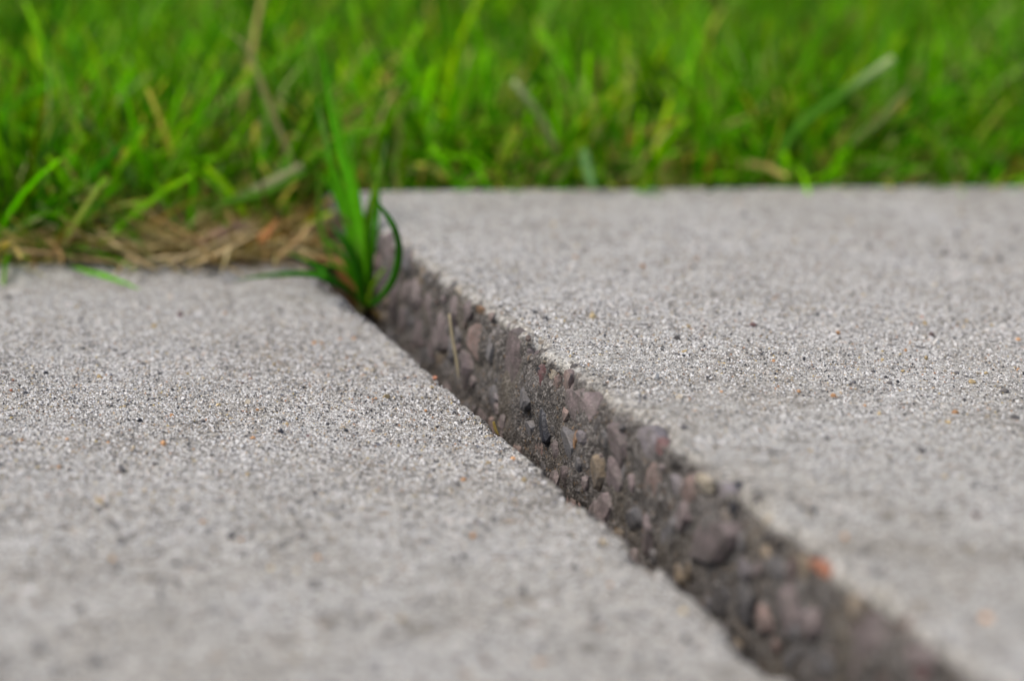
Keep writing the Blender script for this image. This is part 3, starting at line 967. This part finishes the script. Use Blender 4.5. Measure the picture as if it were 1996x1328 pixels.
def single(name, px, wpx, rgb, label, category, depth=None, z=None, group=None, mat=None, **kw):
    pts = []
    for q in px:
        if depth is not None:
            pts.append(at(q[0], q[1], depth=depth + (q[2] if len(q) > 2 else 0)))
        else:
            pts.append(at(q[0], q[1], z=z + (q[2] if len(q) > 2 else 0)))
    pts = np.array(pts)
    b = pts[0].copy()
    s = depth_of(pts.mean(0)) / FPX
    if mat is None:
        rgb = tuple(1.2 * c for c in rgb)
    me = blade_mesh(name, pts - b, wpx * s, rgb, **kw)
    o = obj(name, me, mat or M_BLADE, label=label, category=category, group=group, kind="thing")
    o.location = b
    return o


GB = "single long blades standing out from the lawn"
CT = "grass blade"
single("long_grass", [(575, 345), (560, 290), (534, 232), (510, 165), (492, 115), (474, 84), (430, 50)], 14, (0.33, 0.30, 0.14), "tall pale tan blade bent over at its tip, behind the joint tuft", CT, depth=1.19, group=GB, taper=4, n=22)
single("long_grass", [(600, 335), (517, 377), (440, 396), (405, 410)], 18, (0.085, 0.22, 0.012), "green blade lying almost level just above the brown straw", CT, depth=1.15, group=GB, taper=3)
single("long_grass", [(590, 322), (545, 348), (497, 370), (438, 392)], 22, (0.27, 0.28, 0.15), "broad pale grey-tan blade lying level beside the green one over the straw", CT, depth=1.165, group=GB, taper=4)
single("long_grass", [(300, 385), (330, 330), (352, 290), (387, 234)], 15, (0.12, 0.27, 0.015), "bright yellow-green blade leaning up and right above the straw", CT, depth=1.17, group=GB, taper=3)
single("long_grass", [(268, 372), (232, 306), (185, 255), (138, 216)], 15, (0.16, 0.25, 0.09), "pale grey-green blade leaning left in the turf behind the straw", CT, depth=1.19, group=GB, taper=4)
single("long_grass", [(8, 400), (10, 320), (14, 240), (16, 165)], 18, (0.06, 0.20, 0.012), "upright green blade at the left edge of the picture", CT, depth=1.15, group=GB, taper=2.5)
single("long_grass", [(60, 440), (40, 370), (22, 330), (15, 315)], 13, (0.16, 0.26, 0.02), "short yellow-green blade low at the left edge above the straw", CT, depth=1.13, group=GB, taper=2.5)
single("long_grass", [(1086, 296), (1064, 250), (1042, 212), (1000, 158)], 18, (0.22, 0.28, 0.10), "pale blade with a whitish cut tip leaning left above the raised slab", CT, depth=1.225, group=GB, blunt=True, tip=(0.6, 0.64, 0.45))
single("long_grass", [(1500, 345), (1549, 258), (1640, 186), (1742, 112)], 24, (0.075, 0.22, 0.012), "long broad green blade with pale cut tip slanting up to the right", CT, depth=1.27, group=GB, blunt=True, tip=(0.55, 0.62, 0.35))
single("long_grass", [(1660, 280), (1723, 226), (1784, 160)], 16, (0.24, 0.27, 0.10), "tan-green blade slanting beside the long broad green blade", CT, depth=1.29, group=GB, taper=4)
single("long_grass", [(1138, 292), (1143, 318), (1150, 345), (1155, 368)], 22, (0.20, 0.36, 0.14), "small mint green blade drooping over the far edge of the raised slab", CT, depth=1.205, group=GB, blunt=True)
single("long_grass", [(1210, 350), (1250, 330), (1215, 305), (1200, 292)], 12, (0.2, 0.24, 0.05), "short olive blade curled low behind the raised slab's edge", CT, depth=1.235, group=GB)
GS = "loose dry straws at the end of the lower slab"
CS = "straw"
single("dry_straw", [(186, 447, 0.010), (232, 484, 0.005), (270, 508, 0.002), (308, 526, 0.0)], 11, (0.50, 0.38, 0.20), "straight pale straw lying from the turf down onto the lower slab", CS, z=0.003, group=GS, mat=M_STRAW, taper=6)
single("dry_straw", [(364, 520, 0), (400, 506, 0.003), (435, 489, 0.006), (505, 452, 0.012)], 12, (0.48, 0.36, 0.18), "thick tan straw slanting up to the right at the slab end", CS, z=0.004, group=GS, mat=M_STRAW, taper=6)
single("dry_straw", [(330, 512, 0.002), (390, 490, 0.004), (450, 462, 0.008), (520, 430, 0.012)], 9, (0.42, 0.32, 0.17), "thin tan straw behind the thick slanting one", CS, z=0.006, group=GS, mat=M_STRAW, taper=6)
single("dry_straw", [(432, 530, 0), (440, 505, 0.003), (447, 478, 0.008)], 8, (0.55, 0.45, 0.24), "short cream straw crossing the thick slanting one", CS, z=0.006, group=GS, mat=M_STRAW, taper=6)
single("dry_straw", [(10, 486, 0.003), (90, 494, 0.002), (160, 504, 0.0), (240, 512, 0.001)], 9, (0.44, 0.31, 0.15), "long straw lying level along the slab end at the left", CS, z=0.004, group=GS, mat=M_STRAW, taper=6)
single("dry_straw", [(95, 470, 0.008), (118, 495, 0.003), (120, 516, 0.0)], 8, (0.42, 0.27, 0.11), "short brown straw hooked over the slab end", CS, z=0.004, group=GS, mat=M_STRAW, taper=6)
single("dry_straw", [(250, 520, 0.0), (300, 505, 0.003), (372, 500, 0.004), (430, 498, 0.004)], 8, (0.50, 0.40, 0.22), "thin pale straw lying level on the slab end before the thick one", CS, z=0.003, group=GS, mat=M_STRAW, taper=6)
single("dry_straw", [(540, 500, 0.004), (580, 470, 0.010), (610, 430, 0.018)], 11, (0.40, 0.27, 0.12), "brown straw rising beside the joint tuft", CS, z=0.004, group=GS, mat=M_STRAW, taper=6)
single("dry_straw", [(876, 612), (882, 660), (890, 705), (894, 742)], 7, (0.36, 0.31, 0.20), "thin pale straw stuck upright against the broken joint face", CS, depth=depth_of(at(885, 680, x=XUP - 0.006)), group=GS, mat=M_STRAW, taper=5)
single("dry_straw", [(962, 822), (966, 838), (972, 850)], 7, (0.33, 0.25, 0.08), "tiny olive straw in the joint at the lower slab's edge", CS, depth=depth_of(at(966, 838, x=XUP - 0.010)), group=GS, mat=M_STRAW, taper=5)
CL = "dead leaf"
single("dead_leaf", [(380, 480, 0.002), (430, 455, 0.008), (470, 438, 0.010), (500, 430, 0.006)], 26, (0.30, 0.19, 0.12), "pinkish brown dead leaf lying in the straw at the slab end", CL, z=0.006, mat=M_STRAW, taper=2.2, fold=0.5, root=0.2, facing=0.0)
single("dead_leaf", [(505, 480, 0.004), (520, 455, 0.010), (545, 425, 0.016)], 30, (0.30, 0.14, 0.05), "rust brown curled dead leaf beside the joint tuft", CL, z=0.006, mat=M_STRAW, taper=2.2, fold=0.7, root=0.2, facing=0.3)
single("dead_leaf", [(75, 395, 0), (88, 420, 0), (96, 450, 0)], 24, (0.40, 0.36, 0.28), "pale greyish dead leaf standing at the turf's edge at the left", CL, depth=1.14, mat=M_STRAW, taper=2.2, fold=0.3, root=0.2)
